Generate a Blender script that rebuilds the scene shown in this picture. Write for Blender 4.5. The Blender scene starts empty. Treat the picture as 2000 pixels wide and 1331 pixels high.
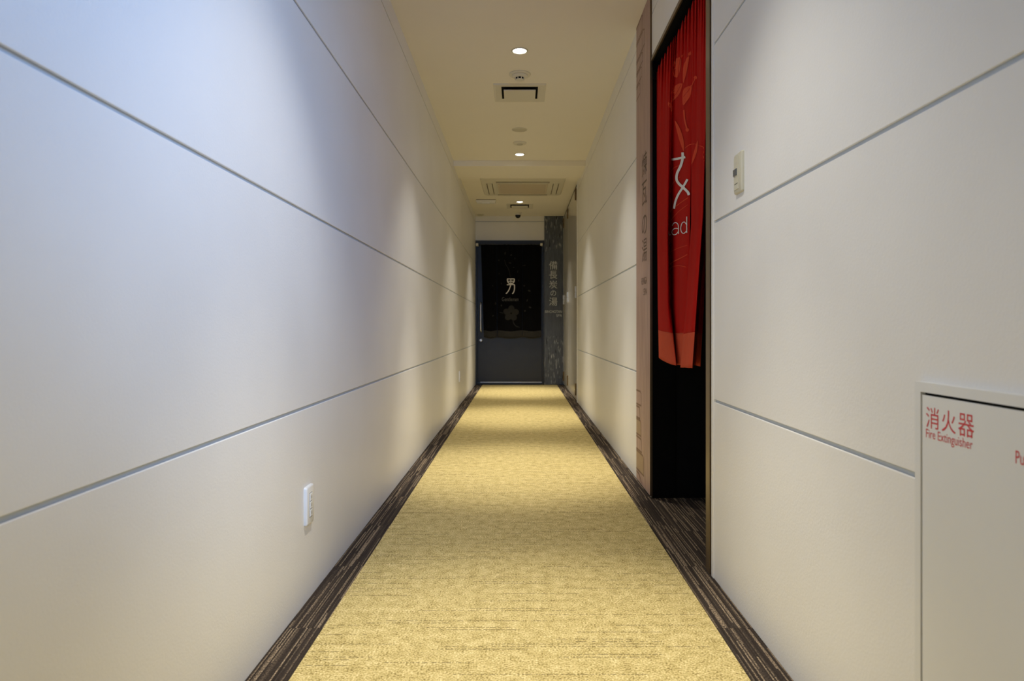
import bpy, bmesh, math, random
import numpy as np
from mathutils import Vector

# ------------------------------------------------------------------ camera, light, exposure
SC = bpy.context.scene
COL = SC.collection
F = 1345.0                      # focal length in pixels of the 2000-wide frame
VX, VY = 1015.0, 641.0          # vanishing point of the corridor
HC = 0.84                       # camera height
A, B = 0.653, 0.651             # distance to left / right wall
ZC = 2.495                      # ceiling
YE = 10.18                      # end wall

cam_data = bpy.data.cameras.new('camera')
cam = bpy.data.objects.new('camera', cam_data)
COL.objects.link(cam)
cam.location = (0, 0, HC)
cam.rotation_euler = (math.pi / 2, 0, 0)
cam_data.sensor_width = 36.0
cam_data.lens = 36.0 * F / 2000.0
cam_data.shift_x = -(VX - 1000.0) / 2000.0
cam_data.shift_y = -(665.5 - VY) / 2000.0
cam_data.clip_start = 0.02
cam_data.dof.use_dof = True
cam_data.dof.focus_distance = 3.0
cam_data.dof.aperture_fstop = 6.3
SC.camera = cam

world = bpy.data.worlds.new('world')
SC.world = world
world.use_nodes = True
world.node_tree.nodes['Background'].inputs[0].default_value = (0.45, 0.68, 1.0, 1)
world.node_tree.nodes['Background'].inputs[1].default_value = 0.12

vs = SC.view_settings
SC.display_settings.display_device = 'sRGB'
vs.view_transform = 'Standard'
vs.look = 'None'
vs.exposure = 0.45
vs.gamma = 1.0
vs.use_curve_mapping = False
try:
    SC.cycles.use_denoising = True
    SC.cycles.max_bounces = 10
    SC.cycles.diffuse_bounces = 8
    SC.cycles.sample_clamp_indirect = 8.0
except Exception:
    pass


def lamp(name, kind, loc, energy, color, rot=(0, 0, 0), **kw):
    d = bpy.data.lights.new(name, kind)
    d.energy = energy
    d.color = color
    for k, v in kw.items():
        setattr(d, k, v)
    o = bpy.data.objects.new(name, d)
    COL.objects.link(o)
    o.location = loc
    o.rotation_euler = rot
    return o


# daylight entering through the window in the right wall behind the camera
day = lamp('window_daylight', 'AREA', (0.74, -1.2, 2.0), 12.0, (0.22, 0.47, 1.0),
           shape='RECTANGLE', size=1.2, size_y=0.6, spread=math.radians(47))
day.rotation_euler = Vector((-1.39, 4.0, -0.84)).to_track_quat('-Z', 'Z').to_euler()

LIGHT_Y = (-0.8, 1.65, 4.105, 6.556, 9.02)
WARM = (1.0, 0.95, 0.84)
for y in LIGHT_Y:
    g = 1.15 if y > 9 else 1.0
    lamp('downlight_beam', 'SPOT', (0, y, ZC - 0.02), (44.0 if y < 2 else 33.0) * g, WARM, spot_size=math.radians(86), spot_blend=0.7,
         shadow_soft_size=0.03)
    lamp('downlight_core', 'SPOT', (0, y, ZC - 0.02), (148.0 if y < 2 else 178.0) * g, WARM, spot_size=math.radians(50), spot_blend=1.0,
         shadow_soft_size=0.03)


# ------------------------------------------------------------------ materials
def mat(name, color, rough=0.5, metal=0.0, var=0.06, scale=40.0, bump=0.0, bump_scale=300.0, spec=0.5, emit=0.0,
        sheen=0.0, transl=0.0):
    m = bpy.data.materials.new(name)
    m.use_nodes = True
    nt = m.node_tree
    n = nt.nodes
    l = nt.links
    p = n['Principled BSDF']
    tc = n.new('ShaderNodeTexCoord')
    no = n.new('ShaderNodeTexNoise')
    no.inputs['Scale'].default_value = scale
    no.inputs['Detail'].default_value = 3
    l.new(tc.outputs['Object'], no.inputs['Vector'])
    mx = n.new('ShaderNodeMix')
    mx.data_type = 'RGBA'
    c = Vector(color)
    mx.inputs[6].default_value = (*(c * (1 - var)), 1)
    mx.inputs[7].default_value = (*(c * (1 + var)), 1)
    l.new(no.outputs['Fac'], mx.inputs[0])
    l.new(mx.outputs[2], p.inputs['Base Color'])
    p.inputs['Roughness'].default_value = rough
    p.inputs['Metallic'].default_value = metal
    p.inputs['Specular IOR Level'].default_value = spec
    if sheen:
        p.inputs['Sheen Weight'].default_value = sheen
        p.inputs['Sheen Roughness'].default_value = 0.4
        p.inputs['Sheen Tint'].default_value = (*color, 1)
    if emit:
        p.inputs['Emission Color'].default_value = (*color, 1)
        p.inputs['Emission Strength'].default_value = emit
    if bump:
        n2 = n.new('ShaderNodeTexNoise')
        n2.inputs['Scale'].default_value = bump_scale
        n2.inputs['Detail'].default_value = 4
        l.new(tc.outputs['Object'], n2.inputs['Vector'])
        b = n.new('ShaderNodeBump')
        b.inputs['Strength'].default_value = bump
        b.inputs['Distance'].default_value = 0.001
        l.new(n2.outputs['Fac'], b.inputs['Height'])
        l.new(b.outputs['Normal'], p.inputs['Normal'])
    return m


class NB:
    """tiny node-graph builder"""
    def __init__(self, name):
        self.m = bpy.data.materials.new(name)
        self.m.use_nodes = True
        self.nt = self.m.node_tree
        self.p = self.nt.nodes['Principled BSDF']

    def node(self, t, **props):
        x = self.nt.nodes.new(t)
        for k, v in props.items():
            setattr(x, k, v)
        return x

    def put(self, sock, v):
        if hasattr(v, 'is_output') or hasattr(v, 'links'):
            self.nt.links.new(v, sock)
        else:
            sock.default_value = v

    def math(self, op, a, b=0.0, c=0.0):
        x = self.node('ShaderNodeMath', operation=op)
        self.put(x.inputs[0], a)
        self.put(x.inputs[1], b)
        if op in ('MULTIPLY_ADD', 'COMPARE'):
            self.put(x.inputs[2], c)
        return x.outputs[0]

    def white(self, a, b=0.0):
        c = self.node('ShaderNodeCombineXYZ')
        self.put(c.inputs[0], a)
        self.put(c.inputs[1], b)
        w = self.node('ShaderNodeTexWhiteNoise', noise_dimensions='2D')
        self.nt.links.new(c.outputs[0], w.inputs['Vector'])
        return w.outputs['Value']

    def mix(self, f, a, b):
        x = self.node('ShaderNodeMix', data_type='RGBA')
        self.put(x.inputs[0], f)
        self.put(x.inputs[6], a)
        self.put(x.inputs[7], b)
        return x.outputs[2]

    def pos(self):
        g = self.node('ShaderNodeNewGeometry')
        s = self.node('ShaderNodeSeparateXYZ')
        self.nt.links.new(g.outputs['Position'], s.inputs[0])
        return g.outputs['Position'], s.outputs

    def noise(self, vec, scale, detail=2.0, stretch=None):
        if stretch:
            mp = self.node('ShaderNodeMapping')
            mp.inputs['Scale'].default_value = stretch
            self.nt.links.new(vec, mp.inputs['Vector'])
            vec = mp.outputs[0]
        x = self.node('ShaderNodeTexNoise')
        x.inputs['Scale'].default_value = scale
        x.inputs['Detail'].default_value = detail
        self.nt.links.new(vec, x.inputs['Vector'])
        return x.outputs['Fac']

    def ramp(self, f, stops):
        r = self.node('ShaderNodeValToRGB')
        e = r.color_ramp.elements
        while len(e) < len(stops):
            e.new(0.5)
        for i, (t, c) in enumerate(stops):
            e[i].position = t
            e[i].color = c if len(c) == 4 else (*c, 1)
        self.put(r.inputs[0], f)
        return r.outputs[0]

    def bump(self, h, strength, dist):
        b = self.node('ShaderNodeBump')
        b.inputs['Strength'].default_value = strength
        b.inputs['Distance'].default_value = dist
        self.put(b.inputs['Height'], h)
        self.nt.links.new(b.outputs[0], self.p.inputs['Normal'])


def carpet_yellow():
    g = NB('carpet_yellow')
    pos, xyz = g.pos()
    fine = g.noise(pos, 200.0, 2.5)
    mid = g.noise(pos, 28.0, 2.0)
    tone = g.math('MULTIPLY_ADD', mid, 0.25, g.math('MULTIPLY', fine, 0.75))
    base = g.ramp(tone, [(0.34, (0.20, 0.145, 0.045)), (0.46, (0.49, 0.385, 0.150)), (0.55, (0.63, 0.505, 0.225)),
                         (0.66, (0.82, 0.69, 0.37))])
    pitch = 0.0145
    t = g.math('DIVIDE', xyz[1], pitch)
    cell = g.math('FLOOR', t)
    fr = g.math('FRACT', t)
    off = g.white(cell, 3.7)
    seg = g.math('FLOOR', g.math('MULTIPLY_ADD', off, 9.0, g.math('MULTIPLY', xyz[0], 4.2)))
    on = g.math('GREATER_THAN', g.white(cell, seg), 0.83)
    thin = g.math('LESS_THAN', fr, 0.26)
    line = g.math('MULTIPLY', on, thin)
    brk = g.math('GREATER_THAN', g.noise(pos, 150.0, 1.0, (1, 0.2, 1)), 0.47)
    line = g.math('MULTIPLY', line, brk)
    col = g.mix(g.math('MULTIPLY', line, 0.8), base, (0.15, 0.115, 0.05, 1))
    g.nt.links.new(col, g.p.inputs['Base Color'])
    g.p.inputs['Roughness'].default_value = 0.95
    g.p.inputs['Specular IOR Level'].default_value = 0.1
    g.bump(g.math('SUBTRACT', fine, g.math('MULTIPLY', line, 0.5)), 0.55, 0.004)
    return g.m


def carpet_brown():
    g = NB('carpet_brown')
    pos, xyz = g.pos()
    oi = g.node('ShaderNodeObjectInfo')
    rnd = g.math('MULTIPLY', oi.outputs['Random'], 57.0)
    cx = g.math('FLOOR', g.math('DIVIDE', xyz[0], 0.0040))
    off = g.white(cx, rnd)
    seg = g.math('FLOOR', g.math('MULTIPLY_ADD', off, 6.0, g.math('MULTIPLY', xyz[1], 2.2)))
    r = g.white(g.math('ADD', cx, rnd), seg)
    fine = g.noise(pos, 240.0, 2.0)
    streak = g.ramp(r, [(0.0, (0.030, 0.023, 0.019)), (0.45, (0.062, 0.047, 0.037)), (0.70, (0.105, 0.079, 0.058)),
                        (0.80, (0.30, 0.225, 0.150)), (1.0, (0.42, 0.32, 0.215))])
    dark = g.mix(g.math('MULTIPLY_ADD', fine, 3.4, -1.15), (0.028, 0.021, 0.017, 1), streak)
    g.nt.links.new(dark, g.p.inputs['Base Color'])
    g.p.inputs['Roughness'].default_value = 0.95
    g.p.inputs['Specular IOR Level'].default_value = 0.1
    g.bump(g.math('ADD', fine, g.math('MULTIPLY', r, 0.4)), 0.5, 0.004)
    return g.m


def wall_paint():
    g = NB('wall_paint')
    pos, xyz = g.pos()
    blot = g.noise(pos, 1.7, 3.0)
    col = g.ramp(blot, [(0.3, (0.79, 0.78, 0.755)), (0.7, (0.84, 0.835, 0.815))])
    g.nt.links.new(col, g.p.inputs['Base Color'])
    g.p.inputs['Specular IOR Level'].default_value = 0.4
    g.p.inputs['Roughness'].default_value = 0.42
    peel = g.noise(pos, 170.0, 3.0)
    wave = g.noise(pos, 14.0, 2.0)
    g.bump(g.math('MULTIPLY_ADD', wave, 1.2, peel), 0.22, 0.0016)
    return g.m


def charcoal_board():
    g = NB('charcoal_board')
    pos, xyz = g.pos()
    grain = g.noise(pos, 9.0, 4.0, (9, 1, 0.9))
    base = g.ramp(grain, [(0.3, (0.060, 0.070, 0.089)), (0.7, (0.102, 0.116, 0.144))])
    streak = g.noise(pos, 13.0, 5.0, (3.2, 1, 0.8))
    s = g.ramp(streak, [(0.56, (0, 0, 0)), (0.70, (1, 1, 1))])
    low = g.math('LESS_THAN', xyz[2], 0.72)
    high = g.math('GREATER_THAN', xyz[2], 1.95)
    zone = g.math('ADD', low, high)
    f = g.math('MULTIPLY', g.math('MULTIPLY', s, zone), 0.95)
    col = g.mix(f, base, (0.42, 0.425, 0.43, 1))
    crack = g.noise(pos, 10.0, 4.0, (4.5, 1, 0.7))
    cf = g.math('MULTIPLY', g.ramp(crack, [(0.62, (0, 0, 0)), (0.68, (1, 1, 1))]), zone)
    col = g.mix(cf, col, (0.014, 0.015, 0.018, 1))
    g.nt.links.new(col, g.p.inputs['Base Color'])
    g.p.inputs['Roughness'].default_value = 0.45
    return g.m


def brick_board():
    g = NB('brick_board')
    pos, xyz = g.pos()
    grain = g.noise(pos, 8.0, 4.0, (1, 3.0, 0.5))
    base = g.ramp(grain, [(0.3, (0.36, 0.235, 0.195)), (0.7, (0.46, 0.315, 0.265))])
    st = g.noise(pos, 11.0, 4.0, (1, 5.0, 0.5))
    f = g.math('MULTIPLY', g.ramp(st, [(0.60, (0, 0, 0)), (0.72, (1, 1, 1))]), 0.35)
    g.nt.links.new(g.mix(f, base, (0.22, 0.12, 0.10, 1)), g.p.inputs['Base Color'])
    g.p.inputs['Roughness'].default_value = 0.5
    return g.m


M = dict(
    wall=wall_paint(),
    groove=mat('groove_grey', (0.52, 0.56, 0.59), 0.6),
    ceiling=mat('ceiling_paint', (0.87, 0.83, 0.73), 0.7, bump=0.12, bump_scale=140, var=0.015, scale=3, spec=0.3),
    carpet=carpet_yellow(), border=carpet_brown(),
    charcoal=charcoal_board(), brickboard=brick_board(),
    grille=mat('grille_plastic', (0.62, 0.55, 0.43), 0.6, var=0.03),
    white=mat('white_plastic', (0.80, 0.80, 0.78), 0.35, var=0.01),
    ivory=mat('ivory_plastic', (0.62, 0.59, 0.46), 0.4, var=0.01),
    cream=mat('cream_plastic', (0.73, 0.70, 0.595), 0.45, var=0.015),
    greyplate=mat('grey_plate', (0.60, 0.57, 0.46), 0.5, var=0.02),
    black=mat('black_paint', (0.006, 0.006, 0.007), 0.6, spec=0.15),
    slot=mat('slot_black', (0.004, 0.004, 0.004), 0.8, spec=0.1),
    bronze=mat('bronze_metal', (0.16, 0.115, 0.07), 0.35, metal=0.6),
    navy=mat('navy_black_door', (0.020, 0.023, 0.030), 0.38, var=0.12, scale=12),
    navyframe=mat('navy_black_frame', (0.012, 0.014, 0.019), 0.4),
    steel=mat('brushed_steel', (0.70, 0.70, 0.70), 0.35, metal=1.0),
    hinge=mat('satin_hinge', (0.66, 0.68, 0.71), 0.38, metal=0.35),
    brownhinge=mat('ceiling_tinted_hinge', (0.22, 0.16, 0.085), 0.4, metal=0.8),  # top and bottom hinges: brown reflection of the ceiling put into the colour
    red=mat('red_cloth', (0.40, 0.004, 0.002), 0.85, var=0.10, scale=60, bump=0.15, bump_scale=900, spec=0.12, sheen=0.08),
    redband=mat('orange_red_cloth', (0.52, 0.070, 0.030), 0.85, var=0.08, scale=60, bump=0.15, bump_scale=900, spec=0.15,
                sheen=0.08),
    redprint=mat('orange_red_print', (0.62, 0.06, 0.022), 0.85, var=0.08, spec=0.15),
    blackcloth=mat('black_cloth', (0.0045, 0.0045, 0.005), 0.95, var=0.1, spec=0.06),
    blackband=mat('charcoal_cloth', (0.034, 0.032, 0.028), 0.9, var=0.1, spec=0.1),
    blackprint=mat('charcoal_print', (0.028, 0.027, 0.024), 0.9, spec=0.1),
    whiteink=mat('white_print', (0.74, 0.73, 0.71), 0.7, var=0.01),
    greyink=mat('grey_print', (0.62, 0.63, 0.62), 0.6, var=0.01),
    dimink=mat('dim_grey_print', (0.10, 0.10, 0.095), 0.8, var=0.02),
    brownink=mat('brown_print', (0.10, 0.055, 0.035), 0.6, var=0.03),
    brickline=mat('brick_outline_print', (0.20, 0.115, 0.075), 0.6, var=0.05),
    brickfill=mat('brick_fill_print', (0.36, 0.25, 0.155), 0.6, var=0.08),
    redink=mat('red_print', (0.60, 0.035, 0.045), 0.5, var=0.02),
    door_laminate=mat('beige_laminate', (0.60, 0.57, 0.51), 0.16, var=0.02, scale=6, spec=0.6),
    boxmetal=mat('white_enamel', (0.75, 0.755, 0.74), 0.35, var=0.01),
    lens=mat('lamp_lens', (1.0, 0.95, 0.85), 0.4, emit=9.0),
    dome=mat('smoked_dome', (0.008, 0.008, 0.008), 0.12),
    sensor=mat('grey_window', (0.10, 0.11, 0.12), 0.25),
)


# ------------------------------------------------------------------ mesh helpers
def box(bm, x0, x1, y0, y1, z0, z1, bev=0.0):
    vs_ = [bm.verts.new((x, y, z)) for z in (z0, z1) for y in (y0, y1) for x in (x0, x1)]
    fs = [(0, 2, 3, 1), (4, 5, 7, 6), (0, 1, 5, 4), (2, 6, 7, 3), (0, 4, 6, 2), (1, 3, 7, 5)]
    faces = [bm.faces.new([vs_[i] for i in f]) for f in fs]
    if bev:
        edges = list({e for f in faces for e in f.edges})
        bmesh.ops.bevel(bm, geom=edges, offset=bev, segments=3, profile=0.5, affect='EDGES')
    return bm


def B_(*boxes, bev=0.0):
    bm = bmesh.new()
    for b in boxes:
        box(bm, *b, bev=bev)
    return bm


def lathe(bm, prof, c, axis='z', n=40):
    """prof: list of (radius, height); revolves about an axis through c"""
    rings = []
    for r, h in prof:
        ring = []
        if r < 1e-6:
            p = {'z': (0, 0, h), 'y': (0, h, 0), 'x': (h, 0, 0)}[axis]
            ring = [bm.verts.new(Vector(c) + Vector(p))]
        else:
            for i in range(n):
                a = 2 * math.pi * i / n
                u, v = r * math.cos(a), r * math.sin(a)
                p = {'z': (u, v, h), 'y': (u, h, v), 'x': (h, u, v)}[axis]
                ring.append(bm.verts.new(Vector(c) + Vector(p)))
        rings.append(ring)
    for a, b in zip(rings, rings[1:]):
        if len(a) == 1 and len(b) == 1:
            continue
        for i in range(n):
            j = (i + 1) % n
            if len(a) == 1:
                bm.faces.new((a[0], b[i], b[j]))
            elif len(b) == 1:
                bm.faces.new((a[i], b[0], a[j]))
            else:
                bm.faces.new((a[i], b[i], b[j], a[j]))
    return bm


def L_(prof, c, axis='z', n=40):
    return lathe(bmesh.new(), prof, c, axis, n)


def tube(bm, pts, r, n=14):
    pts = [Vector(p) for p in pts]
    rings = []
    for i, p in enumerate(pts):
        d = (pts[min(i + 1, len(pts) - 1)] - pts[max(i - 1, 0)]).normalized()
        up = Vector((0, 0, 1)) if abs(d.z) < 0.9 else Vector((1, 0, 0))
        s = d.cross(up).normalized()
        t = s.cross(d).normalized()
        rings.append([bm.verts.new(p + (s * math.cos(k) + t * math.sin(k)) * r)
                      for k in (2 * math.pi * j / n for j in range(n))])
    for a, b in zip(rings, rings[1:]):
        for j in range(n):
            bm.faces.new((a[j], a[(j + 1) % n], b[(j + 1) % n], b[j]))
    bm.faces.new(rings[0])
    bm.faces.new(list(reversed(rings[-1])))
    return bm


def obj(name, bm, m, parent=None, smooth=False, kind=None):
    bmesh.ops.recalc_face_normals(bm, faces=bm.faces[:])
    loc = Vector((0, 0, 0))
    if parent is not None:
        q = parent
        while q is not None:
            loc += q.location
            q = q.parent
        bmesh.ops.translate(bm, verts=bm.verts[:], vec=-loc)
    me = bpy.data.meshes.new(name)
    bm.to_mesh(me)
    bm.free()
    if smooth:
        for p in me.polygons:
            p.use_smooth = True
        if hasattr(me, 'set_sharp_from_angle'):
            me.set_sharp_from_angle(angle=math.radians(35))
    o = bpy.data.objects.new(name, me)
    COL.objects.link(o)
    me.materials.append(m)
    if parent is not None:
        o.parent = parent
    if kind:
        o['kind'] = kind
    return o


def thing(name, label, cat, loc, group=None):
    o = bpy.data.objects.new(name, None)
    o.empty_display_size = 0.05
    COL.objects.link(o)
    o.location = loc
    o['label'] = label
    o['category'] = cat
    if group:
        o['group'] = group
    return o


def struct(name, label, bm=None, m=None, loc=(0, 0, 0)):
    if bm is None:
        o = bpy.data.objects.new(name, None)
        COL.objects.link(o)
        o.location = loc
    else:
        o = obj(name, bm, m)
    o['kind'] = 'structure'
    o['label'] = label
    return o


def copy_tree(o, loc):
    c = o.copy()
    COL.objects.link(c)
    c.location = loc
    for ch in o.children:
        d = ch.copy()
        COL.objects.link(d)
        d.parent = c
        for g in ch.children:
            e = g.copy()
            COL.objects.link(e)
            e.parent = d
    return c


# flat lettering ------------------------------------------------------------
_cache = {}


def glyphs(s, bold=0.0):
    """vertices (0..w, 0..h box) and faces of a filled text, plus its width and height"""
    if (s, bold) not in _cache:
        cu = bpy.data.curves.new('txt', 'FONT')
        cu.body = s
        cu.size = 1.0
        cu.offset = bold
        cu.resolution_u = 4
        o = bpy.data.objects.new('txt', cu)
        COL.objects.link(o)
        dg = bpy.context.evaluated_depsgraph_get()
        dg.update()
        me = bpy.data.meshes.new_from_object(o.evaluated_get(dg))
        v = [(p.co.x, p.co.y) for p in me.vertices]
        f = [tuple(p.vertices) for p in me.polygons]
        bpy.data.objects.remove(o)
        bpy.data.curves.remove(cu)
        bpy.data.meshes.remove(me)
        x0, y0 = min(p[0] for p in v), min(p[1] for p in v)
        x1, y1 = max(p[0] for p in v), max(p[1] for p in v)
        _cache[(s, bold)] = ([(x - x0, y - y0) for x, y in v], f, x1 - x0, y1 - y0)
    return _cache[(s, bold)]


def letter(bm, s, x0, x1, z0, z1, place, bold=0.0, upright=True):
    """fills the box x0..x1, z0..z1 of the writing plane; place(x, z) gives the 3-D point"""
    v, f, w, h = glyphs(s, bold)
    vv = [bm.verts.new(place(x0 + x / w * (x1 - x0), z0 + y / h * (z1 - z0))) for x, y in v]
    for q in f:
        try:
            bm.faces.new([vv[i] for i in q])
        except ValueError:
            pass
    return bm


# 2-D ribbons and blobs mapped onto any surface -----------------------------
def smooth_line(pts, n=8, closed=False):
    P = [np.array(p, float) for p in pts]
    out = []
    N = len(P)
    rng = range(N) if closed else range(N - 1)
    for i in rng:
        if closed:
            p0, p1, p2, p3 = P[i - 1], P[i], P[(i + 1) % N], P[(i + 2) % N]
        else:
            p0, p1, p2, p3 = P[max(i - 1, 0)], P[i], P[i + 1], P[min(i + 2, N - 1)]
        for k in range(n):
            t = k / n
            out.append(0.5 * (2 * p1 + (p2 - p0) * t + (2 * p0 - 5 * p1 + 4 * p2 - p3) * t * t
                              + (3 * p1 - p0 - 3 * p2 + p3) * t ** 3))
    if not closed:
        out.append(P[-1])
    return out


def ribbon(bm, pts, width, place, n=8, straight=False, taper=False):
    L = [np.array(p, float) for p in pts] if straight else smooth_line(pts, n)
    prev = None
    m = len(L) - 1
    for i, p in enumerate(L):
        d = L[min(i + 1, m)] - L[max(i - 1, 0)]
        d = d / (np.linalg.norm(d) + 1e-9)
        w = width * (0.35 + 0.65 * math.sin(math.pi * (0.08 + 0.84 * i / m))) if taper else width
        nn = np.array((-d[1], d[0])) * w / 2
        cur = (bm.verts.new(place(*(p + nn))), bm.verts.new(place(*(p - nn))))
        if prev:
            bm.faces.new((prev[0], prev[1], cur[1], cur[0]))
        prev = cur


def blob(bm, pts, place, n=5, rings=4):
    L = smooth_line(pts, n, closed=True)
    c = sum(L) / len(L)
    prev = None
    k = len(L)
    for r in range(rings, 0, -1):
        cur = [bm.verts.new(place(*(c + (p - c) * r / rings))) for p in L]
        if prev:
            for i in range(k):
                bm.faces.new((prev[i], prev[(i + 1) % k], cur[(i + 1) % k], cur[i]))
        prev = cur
    cv = bm.verts.new(place(*c))
    for i in range(k):
        bm.faces.new((prev[i], prev[(i + 1) % k], cv))


def disc_pts(x, y, r):
    return [(x + r * math.cos(t * math.pi / 3), y + r * math.sin(t * math.pi / 3)) for t in range(6)]


# ------------------------------------------------------------------ room shell
Y0 = -3.0                                   # the corridor goes on behind the camera
PITCH, GAP, PT = 0.597, 0.0095, 0.006       # wall panels: pitch, joint, thickness
DY0, DY1, DH = 2.347, 3.402, 2.155          # doorway in the right wall
SY0 = 7.75                                  # service doors start
WY0, WY1, WZ0, WZ1 = -2.0, -0.4, 1.15, 2.3  # window behind the camera


def rows(z0, z1, offset=0.0):
    out = []
    z = z0
    k = math.floor((z0 - offset) / PITCH + 1e-6) + 1
    while True:
        g = k * PITCH + offset
        if g >= z1 - 0.004:
            out.append((z, z1))
            return out
        if g > z0 + 0.005:
            out.append((z, g - GAP / 2))
        z = g + GAP / 2
        k += 1


def panels(parent, side, y0, y1, z0, z1):
    for (a, b) in rows(z0, z1):
        if side == 'left':
            bm = B_((-A - PT, -A, y0, y1, a, b), bev=0.0015)
        else:
            bm = B_((B, B + PT, y0, y1, a, b), bev=0.0015)
        obj('wall_panel', bm, M['wall'], parent)


wl = struct('wall_left', 'long left corridor wall clad in white horizontal panels',
            B_((-A - 0.12, -A - PT, Y0, YE + 0.1, 0, ZC)), M['groove'])
panels(wl, 'left', Y0, YE, 0.0, ZC)

xr = B + PT
SEG = [(Y0, WY0, 0, ZC), (WY0, WY1, 0, WZ0), (WY0, WY1, WZ1, ZC), (WY1, 2.312, 0, ZC), (2.312, DY1, DH + 0.02, ZC),
       (DY1, SY0, 0, ZC)]
wr = struct('wall_right', 'right corridor wall of white panels with the red curtained doorway',
            B_(*[(xr, xr + 0.108, s[0], s[1], s[2], s[3]) for s in SEG[:-1]], (xr, xr + 0.108, DY1, YE + 0.1, 0, ZC)),
            M['groove'])
for s in SEG:
    panels(wr, 'right', *s)

# end wall above and beside the dark door
ex0, ex1, ez = -A, 0.362, 2.134
we = struct('wall_end', 'end wall above the dark sliding door',
            B_((-A, B + PT, YE + PT, YE + 0.1, ez, ZC), (0.362, B + PT, YE + PT, YE + 0.1, 0, ez)), M['groove'])
obj('wall_panel', B_((-A, B + PT, YE, YE + PT, ez, 2.410), bev=0.001), M['wall'], we)
obj('wall_panel', B_((-A, B + PT, YE, YE + PT, 2.420, ZC), bev=0.001), M['wall'], we)
obj('wall_panel', B_((0.362, B + PT, YE, YE + PT, 0, ez)), M['wall'], we)
struct('wall_back', 'white wall closing the corridor behind the camera',
       B_((-A - 0.12, B + 0.12, Y0 - 0.1, Y0, 0, ZC)), M['wall'])

struct('ceiling', 'smooth cream ceiling over the corridor',
       B_((-A - 0.12, B + 0.12, Y0 - 0.1, YE + 0.1, ZC, ZC + 0.1)), M['ceiling'])
struct('trim_1', 'shallow dropped beam crossing the cream ceiling',
       B_((-A, B, 6.80, 7.365, ZC - 0.055, ZC), bev=0.002), M['ceiling'])

fl = struct('floor', 'corridor floor laid with yellow and dark brown carpet',
            B_((-A - 0.12, 1.75, Y0 - 0.1, YE + 0.1, -0.1, -0.006)), M['black'])
obj('carpet_field', B_((-0.550, 0.550, Y0, YE - 0.012, -0.006, 0.0)), M['carpet'], fl)
edge0 = 1.926 - 0.5 * 10
k = 0
while edge0 + 0.5 * k < YE - 0.02:
    a, b = max(edge0 + 0.5 * k, Y0), min(edge0 + 0.5 * (k + 1), YE - 0.03) - 0.0008
    if b > a:
        obj('border_tile', B_((-A, -0.550, a, b, -0.006, 0.0004)), M['border'], fl)
        obj('border_tile', B_((0.550, B, a, b, -0.006, 0.0004)), M['border'], fl)
    k += 1
for k in range(2):
    for j in range(3):
        a, b = 2.347 + 0.5 * j, min(2.347 + 0.5 * (j + 1), DY1) - 0.0008
        if b > a:
            obj('border_tile', B_((B + 0.5 * k, B + 0.5 * (k + 1) - 0.0008, a, b, -0.006, 0.0004)), M['border'], fl)

# dark entrance behind the red curtain
ent = struct('wall_entrance', 'black painted walls of the entrance behind the red curtain',
             B_((xr, 1.75, DY1, DY1 + 0.1, 0, DH + 0.02), (1.65, 1.75, DY0 - 0.1, DY1, 0, DH + 0.02),
                (xr + 0.108, 1.65, DY0 - 0.1, DY0, 0, DH + 0.02), (xr + 0.108, 1.75, DY0 - 0.1, DY1 + 0.1, DH + 0.02, DH + 0.1)),
             M['black'])

# window behind the camera that lets the daylight in
wn = struct('window_1', 'window in the right wall behind the camera', loc=(B, WY0, WZ0))
obj('window_frame', B_((xr + 0.03, xr + 0.07, WY0, WY0 + 0.04, WZ0, WZ1), (xr + 0.03, xr + 0.07, WY1 - 0.04, WY1, WZ0, WZ1),
                       (xr + 0.03, xr + 0.07, WY0 + 0.04, WY1 - 0.04, WZ0, WZ0 + 0.04),
                       (xr + 0.03, xr + 0.07, WY0 + 0.04, WY1 - 0.04, WZ1 - 0.04, WZ1)), M['bronze'], wn)

# doorway casing (door_1)
d1 = struct('door_1', 'thin bronze casing of the open doorway behind the red curtain', loc=(B, DY1, 0))
obj('door_jamb', B_((B - 0.004, B + 0.11, DY0, 2.396, 0, DH), bev=0.002), M['bronze'], d1)
obj('jamb_gap', B_((B + 0.006, B + 0.11, 2.329, DY0, 0, DH + 0.02)), M['slot'], d1)
obj('door_head', B_((B - 0.004, B + 0.006, DY0, DY1 - 0.006, DH, DH + 0.019), bev=0.002), M['bronze'], d1)
obj('head_lining', B_((B + 0.006, B + 0.12, DY0, DY1, DH, DH + 0.0195)), M['slot'], d1)
obj('door_jamb', B_((B - 0.002, B + 0.004, DY1 - 0.006, DY1, 0, DH + 0.019)), M['bronze'], d1)
obj('jamb_lining', B_((B + 0.004, B + 0.12, DY1 - 0.006, DY1, 0, DH)), M['slot'], d1)
obj('latch_plate', B_((B + 0.02, B + 0.05, 2.396, 2.399, 0.795, 0.850), bev=0.001), M['steel'], d1)
struct('trim_2', 'white corner bead beside the bronze door casing',
       B_((B - 0.0035, B + 0.02, 2.304, 2.329, 0, ZC), bev=0.003), M['wall'])

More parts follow.
